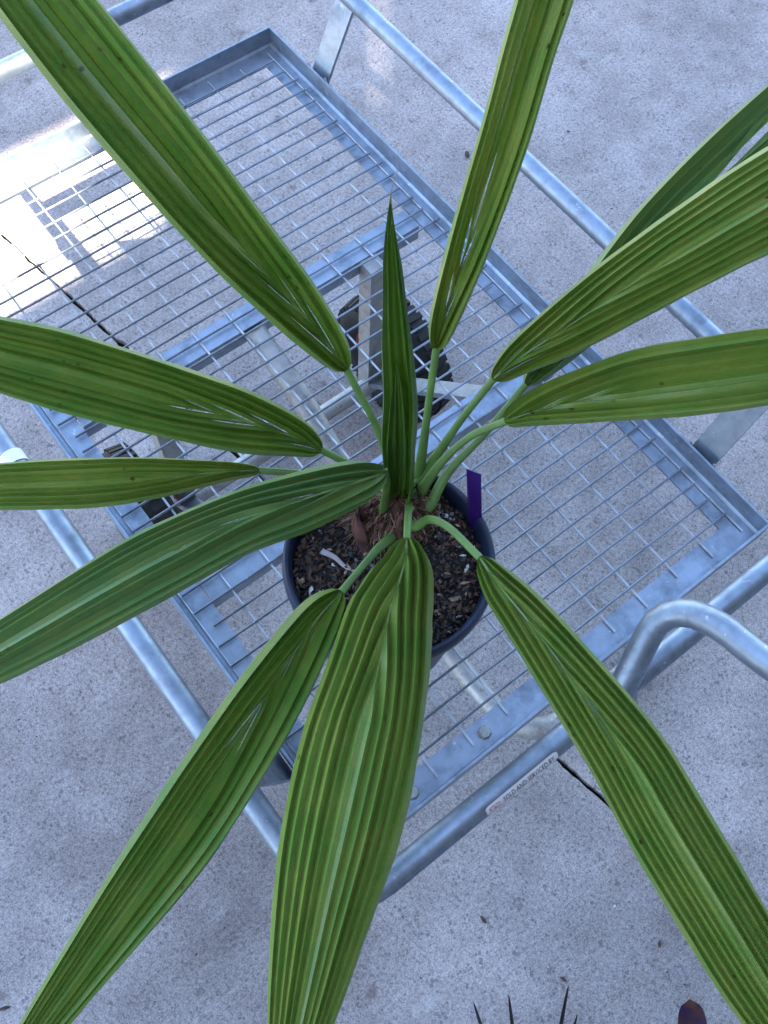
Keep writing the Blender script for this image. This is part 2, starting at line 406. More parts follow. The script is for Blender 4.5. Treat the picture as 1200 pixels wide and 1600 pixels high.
LEAVES = [
 ('long_upper_left', dict(roll=-0.15, fold=1.15, n=5, costa=0.3, slit=0.5),
  (0.652, -0.276, 0.706),
  [(0.7615, -0.3755, 0.645), (0.7426, -0.3726, 0.6712), (0.7244, -0.3728, 0.6939), (0.69, -0.3756, 0.7326)],
  [(0.69, -0.3756, 0.7326, 0.006), (0.6852, -0.3769, 0.7375, 0.0183), (0.6686, -0.3814, 0.7547, 0.0351), (0.6271, -0.3913, 0.7826, 0.0512), (0.5696, -0.405, 0.8149, 0.0623), (0.4919, -0.4181, 0.8543, 0.0709), (0.4113, -0.4276, 0.8849, 0.0747), (0.3199, -0.4329, 0.9094, 0.0709), (0.1996, -0.4354, 0.9228, 0.0487), (0.1201, -0.435, 0.9285, 0.0034)]),
 ('upright_back', dict(roll=0.0, fold=1.6, n=4, costa=0.33, slit=1.7),
  (0.482, -0.542, 0.689),
  [(0.7823, -0.3606, 0.6424), (0.7712, -0.3475, 0.6855), (0.7556, -0.332, 0.7287), (0.7416, -0.3172, 0.7767)],
  [(0.7416, -0.3172, 0.7767, 0.0066), (0.7398, -0.3144, 0.783, 0.0148), (0.734, -0.3049, 0.8051, 0.0247), (0.7193, -0.2772, 0.8462, 0.0334), (0.7014, -0.2461, 0.884, 0.0376), (0.6834, -0.2154, 0.9217, 0.0397), (0.6631, -0.1847, 0.9547, 0.0408), (0.6427, -0.1534, 0.9769, 0.0425), (0.6116, -0.1076, 1.0017, 0.0415), (0.5766, -0.0586, 1.0234, 0.0272), (0.5515, -0.0247, 1.037, 0.0024)]),
 ('back_right', dict(roll=0.25, fold=0.5, n=4, costa=0.35, slit=0.3, split=0.5),
  (0.323, -0.61, 0.723),
  [(0.8082, -0.3676, 0.6279), (0.7979, -0.3365, 0.652), (0.7956, -0.2909, 0.6778), (0.7906, -0.2437, 0.7106)],
  [(0.7906, -0.2437, 0.7106, 0.0071), (0.7899, -0.2343, 0.7161, 0.0196), (0.7875, -0.2011, 0.7358, 0.0363), (0.7837, -0.1502, 0.7637, 0.052), (0.7747, -0.0786, 0.7998, 0.0595), (0.7701, 0.0001, 0.8255, 0.0641), (0.7612, 0.0884, 0.8502, 0.0529), (0.7529, 0.1699, 0.8725, 0.0289), (0.7484, 0.2056, 0.8795, 0.0029)]),
 ('broad_right', dict(roll=-0.15, fold=-0.3, n=6, costa=0.38, slit=0.25),
  (0.3, -0.599, 0.742),
  [(0.7839, -0.356, 0.6476), (0.7824, -0.3341, 0.6747), (0.7819, -0.3111, 0.7095), (0.7842, -0.2846, 0.7499)],
  [(0.7842, -0.2846, 0.7499, 0.0076), (0.7851, -0.2789, 0.7537, 0.0189), (0.7885, -0.259, 0.7672, 0.0334), (0.7988, -0.2254, 0.7905, 0.0481), (0.8095, -0.1837, 0.8161, 0.058), (0.8206, -0.1355, 0.8381, 0.0658), (0.8297, -0.0916, 0.8539, 0.0728), (0.8372, -0.0444, 0.8657, 0.0781), (0.8424, 0.0371, 0.8779, 0.0683), (0.8417, 0.1253, 0.8832, 0.0328), (0.8418, 0.167, 0.8849, 0.0028)]),
 ('low_right', dict(roll=0.3, fold=1.2, n=5, costa=0.28, slit=0.5),
  (0.203, -0.568, 0.797),
  [(0.7944, -0.3678, 0.6404), (0.7951, -0.3448, 0.678), (0.8021, -0.3205, 0.7106), (0.8192, -0.2986, 0.739)],
  [(0.8192, -0.2986, 0.739, 0.0076), (0.8221, -0.2935, 0.7419, 0.0183), (0.8324, -0.2758, 0.7524, 0.0321), (0.8499, -0.2503, 0.7652, 0.0459), (0.8783, -0.2069, 0.7796, 0.0605), (0.9081, -0.1661, 0.7928, 0.0651), (0.9363, -0.1231, 0.8017, 0.0647), (0.9688, -0.0649, 0.8028, 0.0523), (0.9971, -0.0057, 0.8001, 0.0216), (1.0084, 0.0199, 0.7985, 0.0027)]),
 ('front_right', dict(roll=0.12, fold=-0.22, n=6, costa=0.42, slit=0.25),
  (-0.008, -0.319, 0.948),
  [(0.8192, -0.3913, 0.6389), (0.8313, -0.3869, 0.6691), (0.8541, -0.3853, 0.6892), (0.8967, -0.3882, 0.7066)],
  [(0.8967, -0.3882, 0.7066, 0.0082), (0.9034, -0.3893, 0.7076, 0.0194), (0.9266, -0.3931, 0.7113, 0.0333), (0.9601, -0.3953, 0.7155, 0.0422), (1.0253, -0.4025, 0.7238, 0.0529), (1.095, -0.4096, 0.7249, 0.0626), (1.1519, -0.421, 0.7238, 0.0648), (1.2178, -0.43, 0.7147, 0.0635), (1.2813, -0.4352, 0.6966, 0.0607), (1.3624, -0.4379, 0.6677, 0.0411), (1.4122, -0.4371, 0.6451, 0.0024)]),
 ('broad_front', dict(roll=-0.05, fold=-0.25, n=6, costa=0.36, slit=0),
  (0.155, -0.127, 0.98),
  [(0.7985, -0.3825, 0.6377), (0.8127, -0.3972, 0.6669), (0.8243, -0.4078, 0.6761), (0.8382, -0.42, 0.6841)],
  [(0.8382, -0.42, 0.6841, 0.0119), (0.8422, -0.4239, 0.6851, 0.0296), (0.8564, -0.4375, 0.6889, 0.0523), (0.8722, -0.4587, 0.6935, 0.0678), (0.888, -0.4802, 0.6979, 0.0773), (0.9249, -0.5216, 0.7, 0.0886), (0.9629, -0.5676, 0.7058, 0.0954), (1.0012, -0.6131, 0.7061, 0.0924), (1.0368, -0.6558, 0.7027, 0.0786), (1.0904, -0.7186, 0.6869, 0.0488), (1.1289, -0.7634, 0.6653, 0.0183), (1.1427, -0.7795, 0.6556, 0.0018)]),
 ('front_left', dict(roll=0.18, fold=0.8, n=5, costa=0.4, slit=0.7),
  (0.195, 0.056, 0.979),
  [(0.8092, -0.4119, 0.625), (0.8142, -0.4329, 0.6334), (0.8236, -0.4611, 0.6435), (0.8337, -0.4897, 0.6533)],
  [(0.8337, -0.4897, 0.6533, 0.0069), (0.8357, -0.4976, 0.6538, 0.0219), (0.843, -0.5254, 0.6556, 0.0427), (0.8697, -0.5918, 0.659, 0.0598), (0.8957, -0.6564, 0.6578, 0.0644), (0.9196, -0.7196, 0.6522, 0.0638), (0.9404, -0.7858, 0.6412, 0.0525), (0.9662, -0.8793, 0.6091, 0.0331), (0.9841, -0.9493, 0.5814, 0.011), (0.9894, -0.9722, 0.5726, 0.002)]),
 ('arching_left', dict(roll=-0.1, fold=-0.35, n=5, costa=0.4, slit=1.5),
  (0.393, -0.156, 0.906),
  [(0.7876, -0.4042, 0.6238), (0.7882, -0.4052, 0.6564), (0.7898, -0.4059, 0.6997), (0.7887, -0.409, 0.7267)],
  [(0.7905, -0.4083, 0.7262, 0.0091), (0.7904, -0.4118, 0.7277, 0.0211), (0.7898, -0.4239, 0.7327, 0.0361), (0.7857, -0.4514, 0.7422, 0.0451), (0.7764, -0.4938, 0.749, 0.0517), (0.7627, -0.5415, 0.7501, 0.0542), (0.7501, -0.6079, 0.7452, 0.0597), (0.7391, -0.664, 0.7318, 0.0587), (0.7248, -0.7216, 0.7081, 0.0542), (0.7043, -0.7876, 0.6729, 0.0416), (0.6823, -0.8491, 0.6396, 0.0044)]),
 ('narrow_left', dict(roll=-0.25, fold=0.3, n=5, costa=0.33, slit=0),
  (0.491, -0.065, 0.869),
  [(0.778, -0.3997, 0.6175), (0.7488, -0.4134, 0.629), (0.7152, -0.4416, 0.6408), (0.6869, -0.4769, 0.6475)],
  [(0.6869, -0.4769, 0.6475, 0.0055), (0.6831, -0.4831, 0.6481, 0.0122), (0.6695, -0.5048, 0.6505, 0.0205), (0.6393, -0.5564, 0.6506, 0.0384), (0.6085, -0.6068, 0.6514, 0.0478), (0.5737, -0.6553, 0.6486, 0.0478), (0.5384, -0.7034, 0.6461, 0.0418), (0.5012, -0.753, 0.6382, 0.0228), (0.4814, -0.7786, 0.6317, 0.0024)]),
 ('broad_left', dict(roll=0.05, fold=0.65, n=6, costa=0.34, slit=1),
  (0.543, -0.135, 0.829),
  [(0.773, -0.39, 0.63), (0.7547, -0.3949, 0.6436), (0.7364, -0.4079, 0.657), (0.7169, -0.4251, 0.675)],
  [(0.7169, -0.4251, 0.675, 0.0071), (0.7119, -0.4289, 0.678, 0.0206), (0.6945, -0.4424, 0.6885, 0.0388), (0.6624, -0.472, 0.7016, 0.057), (0.6245, -0.5069, 0.715, 0.0644), (0.58, -0.5439, 0.7246, 0.0698), (0.5364, -0.5808, 0.7339, 0.0717), (0.4955, -0.6141, 0.7379, 0.066), (0.4348, -0.6564, 0.7405, 0.0515), (0.3739, -0.6954, 0.7386, 0.0035)]),
]
SPEAR = [(0.7794, -0.3763, 0.643, 0.0256), (0.7759, -0.3769, 0.7244, 0.0304), (0.7753, -0.3791, 0.8011, 0.0295), (0.7702, -0.3848, 0.8893, 0.0234), (0.7702, -0.3937, 0.9692, 0.0155), (0.7732, -0.4017, 1.0208, 0.007), (0.773, -0.4037, 1.0478, 0.0011)]

# ------------------------------------------------------------------ the setting
T = .44                       # height of the trolley's tray
ground = MB()
ground.add([(-60, -60, -.02), (60, -60, -.02), (60, 60, -.02), (-60, 60, -.02)], [(0, 1, 2, 3)])
g_ob = ground.build('pavement', M['joint'], origin=(0, 0, -.02))
tag(g_ob, kind='structure')
def joint_y(x): return -.3845 + .1307 * (x - .016)
def joint_edge(sgn, n=420):
    rnd = random.Random(3 if sgn > 0 else 4)
    pts, w = [], 0
    for i in range(n + 1):
        x = -1.6 + 3.9 * i / n
        w = .82 * w + rnd.gauss(0, .0010)
        half = .0032 + .0016 * sin(x * 5.1 + sgn) * (1 if x < .4 else .3) + w
        if .02 < x < .05: half += .006 * sin((x - .02) / .03 * pi)
        pts.append((x, joint_y(x) + sgn * max(.0012, half)))
    return [(-60, joint_y(-60) + sgn * .004)] + pts + [(60, joint_y(60) + sgn * .004)]
for sgn, mt in ((1, 'slab_a'), (-1, 'slab_b')):
    e = joint_edge(sgn)
    n = len(e)
    b = MB()
    far = 60 * sgn
    top = [(x, y, 0) for x, y in e] + [(x, far, 0) for x, y in e]
    low = [(x, y + sgn * -.0006, -.012) for x, y in e]
    rnd = random.Random(9)
    chm = [(x, y + sgn * (.0022 + rnd.uniform(0, .0018)), 0) for x, y in e]
    for i in range(n): top[i] = (top[i][0], top[i][1], -.0018)
    vs = top[:n] + chm + top[n:] + low
    fs = []
    for i in range(n - 1):
        q = [(i, i + 1, n + i + 1, n + i), (n + i, n + i + 1, 2 * n + i + 1, 2 * n + i), (3 * n + i, 3 * n + i + 1, i + 1, i)]
        fs += q if sgn > 0 else [f[::-1] for f in q]
    b.add(vs, fs)
    b.build('concrete_slab', M[mt], g_ob, origin=(0, .5 * sgn, 0))

# unseen screen added to block the sun; two gaps shaped for the sun patches
shade_screen = empty('shade_screen', (3.5, -2, 0))
tag(shade_screen, 'tall unseen screen added behind the camera to shade the pavement', 'added light blocker')
w = MB()
X0, X1 = 3.5, 3.56
Y0, Y1 = -12, 7
ZL, ZH, ZT = 4.95, 5.44, 8.2
w.box((X0, Y0, 0), (X1, Y1, ZL))
for a, c in ((Y0, -4.6), (-3.04, -2.555), (-2.505, Y1)): w.box((X0, a, ZL), (X1, c, ZH))
w.build('screen_panel', M['screen_panel'], shade_screen)
w = MB(); w.box((X0, Y0, ZH), (X1, Y1, ZT)); w.build('screen_upper', M['screen_panel'], shade_screen)
w = MB(); w.box((X0 - .04, Y0, ZT), (X1 + .1, Y1, ZT + .05)); w.build('screen_cap', M['galv_flat'], shade_screen)

# ------------------------------------------------------------------ the trolley
tr = empty('platform_trolley', (.503, -.3, 0))
tag(tr, 'galvanised steel platform trolley with a mesh deck and tubular guard rail', 'trolley')
W, V = 1.0068, .60
def P(u, v, z): return (u, -v, T + z)
# four angle irons: flange inward, lip upward
FL, TH = .036, .003
def angle_iron(a, b, inward):
    """a-b: outer line of the lip; inward: unit vector into the tray"""
    m = MB()
    a, b, i = Vector(a), Vector(b), Vector(inward)
    prof = [(0, .011), (0, -.021), (FL, -.021), (FL, -.018), (TH + .003, -.018), (TH, -.015), (TH, .011)]
    mit = (b - a).normalized()
    vs = []
    for p, s in ((a, 1), (b, -1)):
        for d, z in prof: vs.append(p + i * d + mit * (s * d) + Vector((0, 0, z)))
    n = len(prof)
    fs = [(k, (k + 1) % n, n + (k + 1) % n, n + k) for k in range(n)]
    m.add(vs, [f[::-1] for f in fs] + [tuple(range(n)), tuple(range(2 * n - 1, n - 1, -1))])
    return m
c = [P(0, 0, 0), P(W, 0, 0), P(W, V, 0), P(0, V, 0)]
for a, b, i in ((c[0], c[1], (0, -1, 0)), (c[1], c[2], (-1, 0, 0)), (c[2], c[3], (0, 1, 0)), (c[3], c[0], (1, 0, 0))):
    angle_iron(a, b, i).build('frame_angle', M['galv_flat'], tr)
# mesh wires: long ones below, cross wires on top
def wire_mesh(length, axis, rad, mt):
    rnd = random.Random(11)
    m = MB()
    n = 9
    pts = []
    for i in range(n):
        s = (i / (n - 1) - .5) * length
        j = rnd.uniform(-.0006, .0006)
        pts.append((s, j, rnd.uniform(-.0003, .0003)) if axis == 'x' else (j, s, rnd.uniform(-.0003, .0003)))
    m.tube(pts, rad, 6)
    return m.mesh('wire', M[mt], True, (0, 0, 0), 60)
lw, cw = wire_mesh(W - .036, 'x', .0015, 'galv_wire_skylit'), wire_mesh(V - .034, 'y', .0016, 'galv_wire')
rnd = random.Random(5)
for k in range(12):
    v = .0175 + .0519 * k
    o = place('wire', lw, tr, P(W / 2 + rnd.uniform(-.004, .004), v + rnd.uniform(-.001, .001), -.0162))
    o.rotation_euler.z = rnd.uniform(-.0012, .0012)
k = 0
while True:
    u = .0385 + .02494 * k
    if u > .975: break
    o = place('wire', cw, tr, P(u + rnd.uniform(-.0011, .0011), V / 2 + rnd.uniform(-.006, .006), -.0129))
    o.rotation_euler.z = rnd.uniform(-.002, .002)
    k += 1
# two cross members under the mesh
for u in (.387, .668):
    m = MB()
    a, b = P(u, FL + .002, 0), P(u, V - FL - .002, 0)
    x0, x1 = u - .0165, u + .0165
    m.box((x0, b[1], T - .0215), (x1, a[1], T - .0185))
    m.box((x0, b[1], T - .045), (x0 + .003, a[1], T - .0217))
    m.box((x1 - .003, b[1], T - .045), (x1, a[1], T - .0217))
    m.build('cross_member', M['galv_flat'], tr)
# guard rail: a closed rounded loop of tube above and outside the tray
def round_loop(u0, u1, v0, v1, z, r, n=8):
    pts = []
    for cu, cv, a0 in ((u1 - r, v1 - r, 0), (u0 + r, v1 - r, pi / 2), (u0 + r, v0 + r, pi), (u1 - r, v0 + r, 3 * pi / 2)):
        for i in range(n + 1):
            a = a0 + pi / 2 * i / n
            pts.append(P(cu + r * cos(a), cv + r * sin(a), z))
    out = []
    for i, p in enumerate(pts):
        q = pts[(i + 1) % len(pts)]
        out.append(p)
        if math.dist(p, q) > .2:
            for j in range(1, 6): out.append(tuple(x + (y - x) * j / 6 for x, y in zip(p, q)))
    return out
m = MB(); m.tube(round_loop(-.042, 1.046, -.064, .654, .10, .055), .0124, 16, closed=True)
m.build('guard_rail', M['galv'], tr, True)
# flat brackets from tray to rail
for u, side in ((.112, 0), (.8926, 0), (.112, 1), (.885, 1)):
    m = MB()
    v0, v1 = (-.0035, -.060) if side == 0 else (V + .0035, V + .050)
    m.bar(P(u, v0, -.019), P(u, v1, .102), .036, .005, (1, 0, 0))
    m.build('bracket', M['galv_flat'], tr)
# weld beads where the brackets meet the tray
for u, v in ((.092, -.004), (.132, -.004), (.873, -.004), (.912, -.004), (.905, V + .004)):
    m = MB()
    m.tube([P(u, v, -.015), P(u + .002, v, .0), P(u - .001, v, .009)], [.002, .003, .0015], 6)
    m.build('weld', M['galv_low'], tr, True)
# push handle, bent up out of the near rail
hp, _ = spline([P(1.049, .325, .085), P(1.044, .305, .112), P(1.030, .277, .138), P(1.022, .254, .158), P(1.034, .237, .176), P(1.064, .230, .193),
                P(1.110, .229, .208), P(1.20, .229, .255), P(1.33, .222, .33), P(1.37, .19, .352), P(1.385, .10, .36), P(1.37, .01, .352),
                P(1.33, -.02, .33), P(1.20, -.026, .265), P(1.08, -.02, .19), P(1.049, -.005, .11)], 90)
m = MB(); m.tube(hp, .0136, 16)
m.build('handle', M['galv'], tr, True, angle=60)
m = MB()
m.lathe([(.0001, .0), (.0165, .0), (.0185, .004), (.0185, .03), (.016, .034), (.0001, .034)], 16, P(1.046, .335, .10), 'y')
m.build('handle_socket', M['galv'], tr, True, angle=40)
# understructure
for v in (.126, .474):
    m = MB()
    a = P(.415, v, 0)
    m.box((a[0] - .013, a[1] - .013, T - .318), (a[0] + .013, a[1] + .013, T - .0215))
    m.build('post', M['galv_low'], tr)
m = MB(); m.tube([P(.421, .05, -.312), P(.421, .3, -.312), P(.421, .55, -.312)], .0135, 12); m.build('axle_beam', M['galv_low'], tr, True, angle=60)
for v, s in ((.122, 1), (.478, -1)):
    m = MB(); m.bar(P(.43, v, -.30), P(.672, v - .006 * s, -.035), .030, .008, (0, 1, 0)); m.build('brace', M['galv_flat'], tr)
sp, _ = spline([P(.405, .312, -.03), P(.50, .312, -.062), P(.60, .311, -.135), P(.72, .311, -.225), P(.80, .311, -.285), P(.86, .311, -.314),
                P(.93, .311, -.314), P(.975, .306, -.300), P(1.005, .28, -.290), P(1.015, .23, -.286), P(1.015, .12, -.290), P(1.012, .085, -.31), P(1.01, .075, -.36), P(1.01, .074, -.425)], 80)
m = MB(); m.tube(sp, .0155, 12); m.build('spine_tube', M['galv_low'], tr, True, angle=60)
m = MB(); m.lathe([(.0001, -.44), (.021, -.44), (.022, -.42), (.019, -.40), (.016, -.40)], 14, P(1.01, .074, 0)); m.build('foot', M['rubber'], tr, True, angle=50)
# wheels: pneumatic tyre with tread blocks, red rim
def wheel(v, out):
    C = Vector(P(.398, v, -.3240))
    RS = .116 / .1254
    wroot = empty('wheel', (0, 0, 0)); wroot.parent = tr; wroot.location = C - tr.location
    seg = 44
    m = MB()
    prof = [(.066, -.026), (.078, -.037), (.098, -.041), (.112, -.036), (.1185, -.028), (.121, -.010), (.1215, 0), (.121, .010), (.1185, .028), (.112, .036), (.098, .041), (.078, .037), (.066, .026)]
    prof = [(r * RS, h * .92) for r, h in prof]
    m.lathe(prof, seg, C, 'y')
    for k in range(seg):
        a0, a1 = 2 * pi * (k + .12) / seg, 2 * pi * (k + .74) / seg
        for s0, s1, sh in ((-.037, -.006, .0), (.006, .037, .07)):
            vs = []
            for r in (.112, .1254):
                for a in (a0 + sh, a1 + sh):
                    for h in (s0, s1):
                        rr = r - (.006 if abs(h) > .03 and r > .12 else 0)
                        vs.append(C + Vector((cos(a) * rr * RS, h * .92, sin(a) * rr * RS)))
            m.add(vs, [(0, 1, 3, 2), (4, 6, 7, 5), (0, 4, 5, 1), (2, 3, 7, 6), (0, 2, 6, 4), (1, 5, 7, 3)])
    m.build('tyre', M['rubber'], wroot, True, origin=C, angle=35)
    m = MB()
    m.lathe([(r * RS, h * .92) for r, h in [(.0665, -.030), (.069, -.032), (.069, -.028), (.060, -.024), (.052, -.010), (.030, -.006), (.028, -.022), (.0001, -.022)]], 32, C, 'y')
    m.lathe([(r * RS, h * .92) for r, h in [(.0001, .022), (.028, .022), (.030, .006), (.052, .010), (.060, .024), (.069, .028), (.069, .032), (.0665, .030)]], 32, C, 'y')
    m.build('rim', M['red'], wroot, True, origin=C, angle=30)
    m = MB()
    m.tube([C + Vector((0, -.034, 0)), C + Vector((0, .034, 0))], .013, 10)
    m.build('hub', M['steel_dark'], wroot, True, origin=C, angle=40)
wheel(.062, -1)
wheel(.538, 1)
# bolts on the near flange
for u, v in ((.988, .515), (.986, .414)):
    m = MB(); m.lathe([(.0001, .006), (.006, .0055), (.0075, .003), (.0078, 0)], 8, P(u, v, -.0178)); m.build('bolt', M['galv_low'], tr)
# white tape round the left rail
m = MB()
for k in range(1): m.lathe([(.0126, -.008), (.0136, -.008), (.0136, .008), (.0126, .008)], 18, (0, 0, 0), 'y')
ob = m.build('tape_band', M['tape'], tr, True, origin=(0, 0, 0), angle=40)
ob.location = Vector(P(.472, .654, .10)) - tr.location
ob.rotation_euler.z = pi / 2
# sticker wrapped on the lower outside of the near rail
RC, RZ, RR = 1.046, .10, .0124
def on_rail(s, a, lift):
    """s: distance in v along the rail; a: angle from straight up towards the outside"""
    r = RR + lift
    return P(RC + sin(a) * r, s, RZ + cos(a) * r)
A0, A1 = .48, 1.30
S0, S1 = .490, .402
m = MB()
n, q = 24, 6
vs = []
for i in range(n + 1):
    for j in range(q + 1):
        s = S0 + (S1 - S0) * i / n
        e = min(i, n - i)
        sh = .12 if e == 0 else 0
        vs.append(on_rail(s, A0 + sh + (A1 - A0 - 2 * sh) * j / q, .0005))
m.add(vs, [(i * (q + 1) + j, i * (q + 1) + j + 1, (i + 1) * (q + 1) + j + 1, (i + 1) * (q + 1) + j) for i in range(n) for j in range(q)])
stk = m.build('sticker', M['paper'], tr, True)
def rail_text(body, s_start, length, mat):
    cu = bpy.data.curves.new('lettering', 'FONT')
    cu.body = body
    cu.resolution_u = 2
    tmp = bpy.data.objects.new('tmp', cu); COL.objects.link(tmp)
    dg = bpy.context.evaluated_depsgraph_get()
    me = bpy.data.meshes.new_from_object(tmp.evaluated_get(dg))
    bpy.data.objects.remove(tmp)
    xs = [p.co.x for p in me.vertices]; ys = [p.co.y for p in me.vertices]
    x0, x1, y0, y1 = min(xs), max(xs), min(ys), max(ys)
    org = Vector(P(RC, s_start, RZ))
    for p in me.vertices:
        fx = (p.co.x - x0) / (x1 - x0); fy = (p.co.y - y0) / (y1 - y0)
        s = s_start - fx * length
        a = 1.14 - fy * .46
        p.co = Vector(on_rail(s, a, .0008)) - org
    me.materials.clear(); me.materials.append(mat)
    return place('lettering', me, stk, org)
rail_text('SOLD AND SERVICED BY', .4695, .0625, M['ink'])
rail_text('MITACO', .4865, .0125, M['ink_red'])

# ------------------------------------------------------------------ pot, soil
PC = Vector((.823, -.425, 0))
ZB = T - .0108
pot = empty('plant_pot', (PC.x, PC.y, ZB))
tag(pot, 'round navy black plastic plant pot standing on the trolley mesh', 'pot')
m = MB()
m.lathe([(.0001, .0), (.072, .0), (.076, .003), (.0915, .150), (.0965, .151), (.0968, .168), (.0925, .1685), (.0890, .150), (.0735, .006), (.0001, .006)], 72, (PC.x, PC.y, ZB), 'z')
m.build('pot_wall', M['pot'], pot, True, angle=35)
m = MB()
m.lathe([(.0925, .166), (.0965, .1665), (.1015, .170), (.1022, .178), (.1012, .1865), (.0990, .190), (.0965, .1895), (.0945, .186), (.0925, .174)], 72, (PC.x, PC.y, ZB), 'z', closed=True)
m.build('rim', M['pot'], pot, True, angle=60)
ZS = ZB + .166
m = MB()
rnd = random.Random(21)
rings, seg = 14, 60
vs = [(PC.x, PC.y, ZS + .012)]
for i in range(1, rings + 1):
    r = .0925 * i / rings
    for k in range(seg):
        a = 2 * pi * k / seg
        z = ZS + .012 * (1 - (r / .0925) ** 2) + rnd.uniform(-.0022, .0022)
        if i == rings: z = ZS - .004
        vs.append((PC.x + cos(a) * r, PC.y + sin(a) * r, z))
fs = [(0, 1 + k, 1 + (k + 1) % seg) for k in range(seg)]
for i in range(rings - 1):
    for k in range(seg):
        l = (k + 1) % seg
        fs.append((1 + i * seg + k, 1 + (i + 1) * seg + k, 1 + (i + 1) * seg + l, 1 + i * seg + l))
m.add(vs, fs, 0)
def chip(m, c, size, flat, mi, rnd):
    ax = Vector((rnd.gauss(0, 1), rnd.gauss(0, 1), rnd.gauss(0, .35))).normalized()
    ay = ax.orthogonal().normalized()
    ay.rotate(Matrix.Rotation(rnd.uniform(0, 6.28), 3, ax))
    az = ax.cross(ay)
    sx, sy, sz = size * rnd.uniform(.8, 1.5), size * rnd.uniform(.45, .9), size * flat
    vs = []
    for i, j, k in ((1, 0, 0), (.25, .8, .1), (-.7, .5, 0), (-.9, -.3, .05), (.1, -.9, 0), (.05, 0, 1), (-.1, .1, -1)):
        jt = 1 + rnd.uniform(-.25, .25)
        vs.append(c + ax * (i * sx * jt) + ay * (j * sy * jt) + az * (k * sz))
    fs = []
    for i in range(5):
        j = (i + 1) % 5
        fs += [(i, j, 5), (j, i, 6)]
    m.add(vs, fs, mi)
for i in range(2300):
    r = .0915 * math.sqrt(rnd.random()); a = rnd.uniform(0, 2 * pi)
    z = ZS + .012 * (1 - (r / .0925) ** 2)
    q = rnd.random()
    mi = 1 if q < .52 else 2 if q < .925 else 3 if q < .960 else 4 if q < .982 else 5 if q < .989 else 6
    sz = abs(rnd.gauss(.0023, .0010)) + .0009
    if mi == 6: sz = .0016
    chip(m, Vector((PC.x + cos(a) * r, PC.y + sin(a) * r, z + rnd.uniform(0, .0022))), sz, .7 if mi in (4, 5, 6) else .5, mi, rnd)
for (x, y, s, mi) in ((.796, -.452, .0042, 5), (.80, -.4715, .003, 5), (.772, -.441, .003, 6), (.888, -.432, .0032, 6), (.889, -.395, .0045, 4), (.905, -.405, .004, 4), (.892, -.44, .0045, 4), (.86, -.362, .0042, 5), (.853, -.37, .0036, 6), (.897, -.452, .005, 4)):
    chip(m, Vector((x, y, ZS + .007)), s * .62, .85, mi, rnd)
soil = m.build('potting_mix', [M['soil'], M['chip_dark'], M['chip_brown'], M['chip_pale'], M['stone_grey'], M['stone_white'], M['prill']], None, False)
tag(soil, 'dark potting mix of bark chips and pale stones filling the pot', 'soil', kind='stuff')
# a dry pale strip lying on the soil
m = MB()
sp, _ = spline([(.7745, -.4695, ZS + .0105), (.788, -.464, ZS + .013), (.802, -.4615, ZS + .0125), (.812, -.456, ZS + .012)], 14)
m.tube(sp, [.0014 + .0022 * (1 - i / 13) for i in range(14)], 6, flat=.3)
o = m.build('dry_strip', M['stick'], None, True); tag(o, 'dry pale plant strip lying on the dark potting mix', 'plant litter')
# purple plant label
m = MB()
tb, tt = Vector((.8445, -.3325, .588)), Vector((.8310, -.3395, .706))
wd = Vector((.52, .82, .02)).normalized()
d = (tt - tb).normalized(); wd = (wd - d * wd.dot(d)).normalized(); nn = d.cross(wd)
hw = .0066
outl = [(-.0022, 0), (.0022, 0), (hw, .030), (hw, .1095), (-hw, .1215), (-hw, .045)]
vs = [tb + wd * a + d * h + nn * k + nn * (.004 * (h / .12) ** 2) for k in (-.0004, .0004) for a, h in outl]
m.add(vs, [(5, 4, 3, 2, 1, 0), (6, 7, 8, 9, 10, 11)] + [(i, (i + 1) % 6, 6 + (i + 1) % 6, 6 + i) for i in range(6)])
o = m.build('plant_label', M['purple']); tag(o, 'blank purple plastic plant label stuck in the pot beside the rim', 'plant label')

# ------------------------------------------------------------------ the palm
CR = Vector((.787, -.389, ZS + .006))
palm = empty('palm', CR)
tag(palm, 'young palm with long pleated green leaves radiating from a fibrous stem', 'palm')
# fibrous stem
m = MB()
rnd = random.Random(31)
seg, prof = 28, [(.030, -.008), (.031, .004), (.029, .014), (.0265, .022), (.022, .030), (.017, .035), (.010, .038), (.001, .039)]
vs = []
for r, h in prof:
    for k in range(seg):
        a = 2 * pi * k / seg
        rr = r * (1 + .13 * sin(3 * a + h * 60) + rnd.uniform(-.09, .09))
        vs.append(CR + Vector((cos(a) * rr, sin(a) * rr, h + rnd.uniform(-.0015, .0015))))
m.add(vs, [(i * seg + k, i * seg + (k + 1) % seg, (i + 1) * seg + (k + 1) % seg, (i + 1) * seg + k) for i in range(len(prof) - 1) for k in range(seg)])
stem = m.build('stem', M['fibre_dark'], palm)
m = MB()
for i in range(900):
    a = rnd.uniform(0, 2 * pi)
    h0 = rnd.uniform(.004, .042)
    r0 = .031 * (1 - (h0 / .058) ** 2)
    ln = rnd.uniform(.016, .045)
    a1 = a + rnd.gauss(0, .35)
    out = rnd.uniform(.0, .010)
    p0 = CR + Vector((cos(a) * r0, sin(a) * r0, h0))
    r1 = r0 + out + .004
    p2 = CR + Vector((cos(a1) * r1, sin(a1) * r1, max(.004, h0 - ln + rnd.uniform(0, .012))))
    p1 = (p0 + p2) / 2 + Vector((cos(a) * rnd.uniform(.002, .010), sin(a) * rnd.uniform(.002, .010), rnd.uniform(0, .005)))
    q, _ = spline([p0, p1, p2], 6)
    m.tube(q, [.0006, .00055, .0005, .0005, .0004, .0002], 3, mi=0 if rnd.random() < .6 else 1)
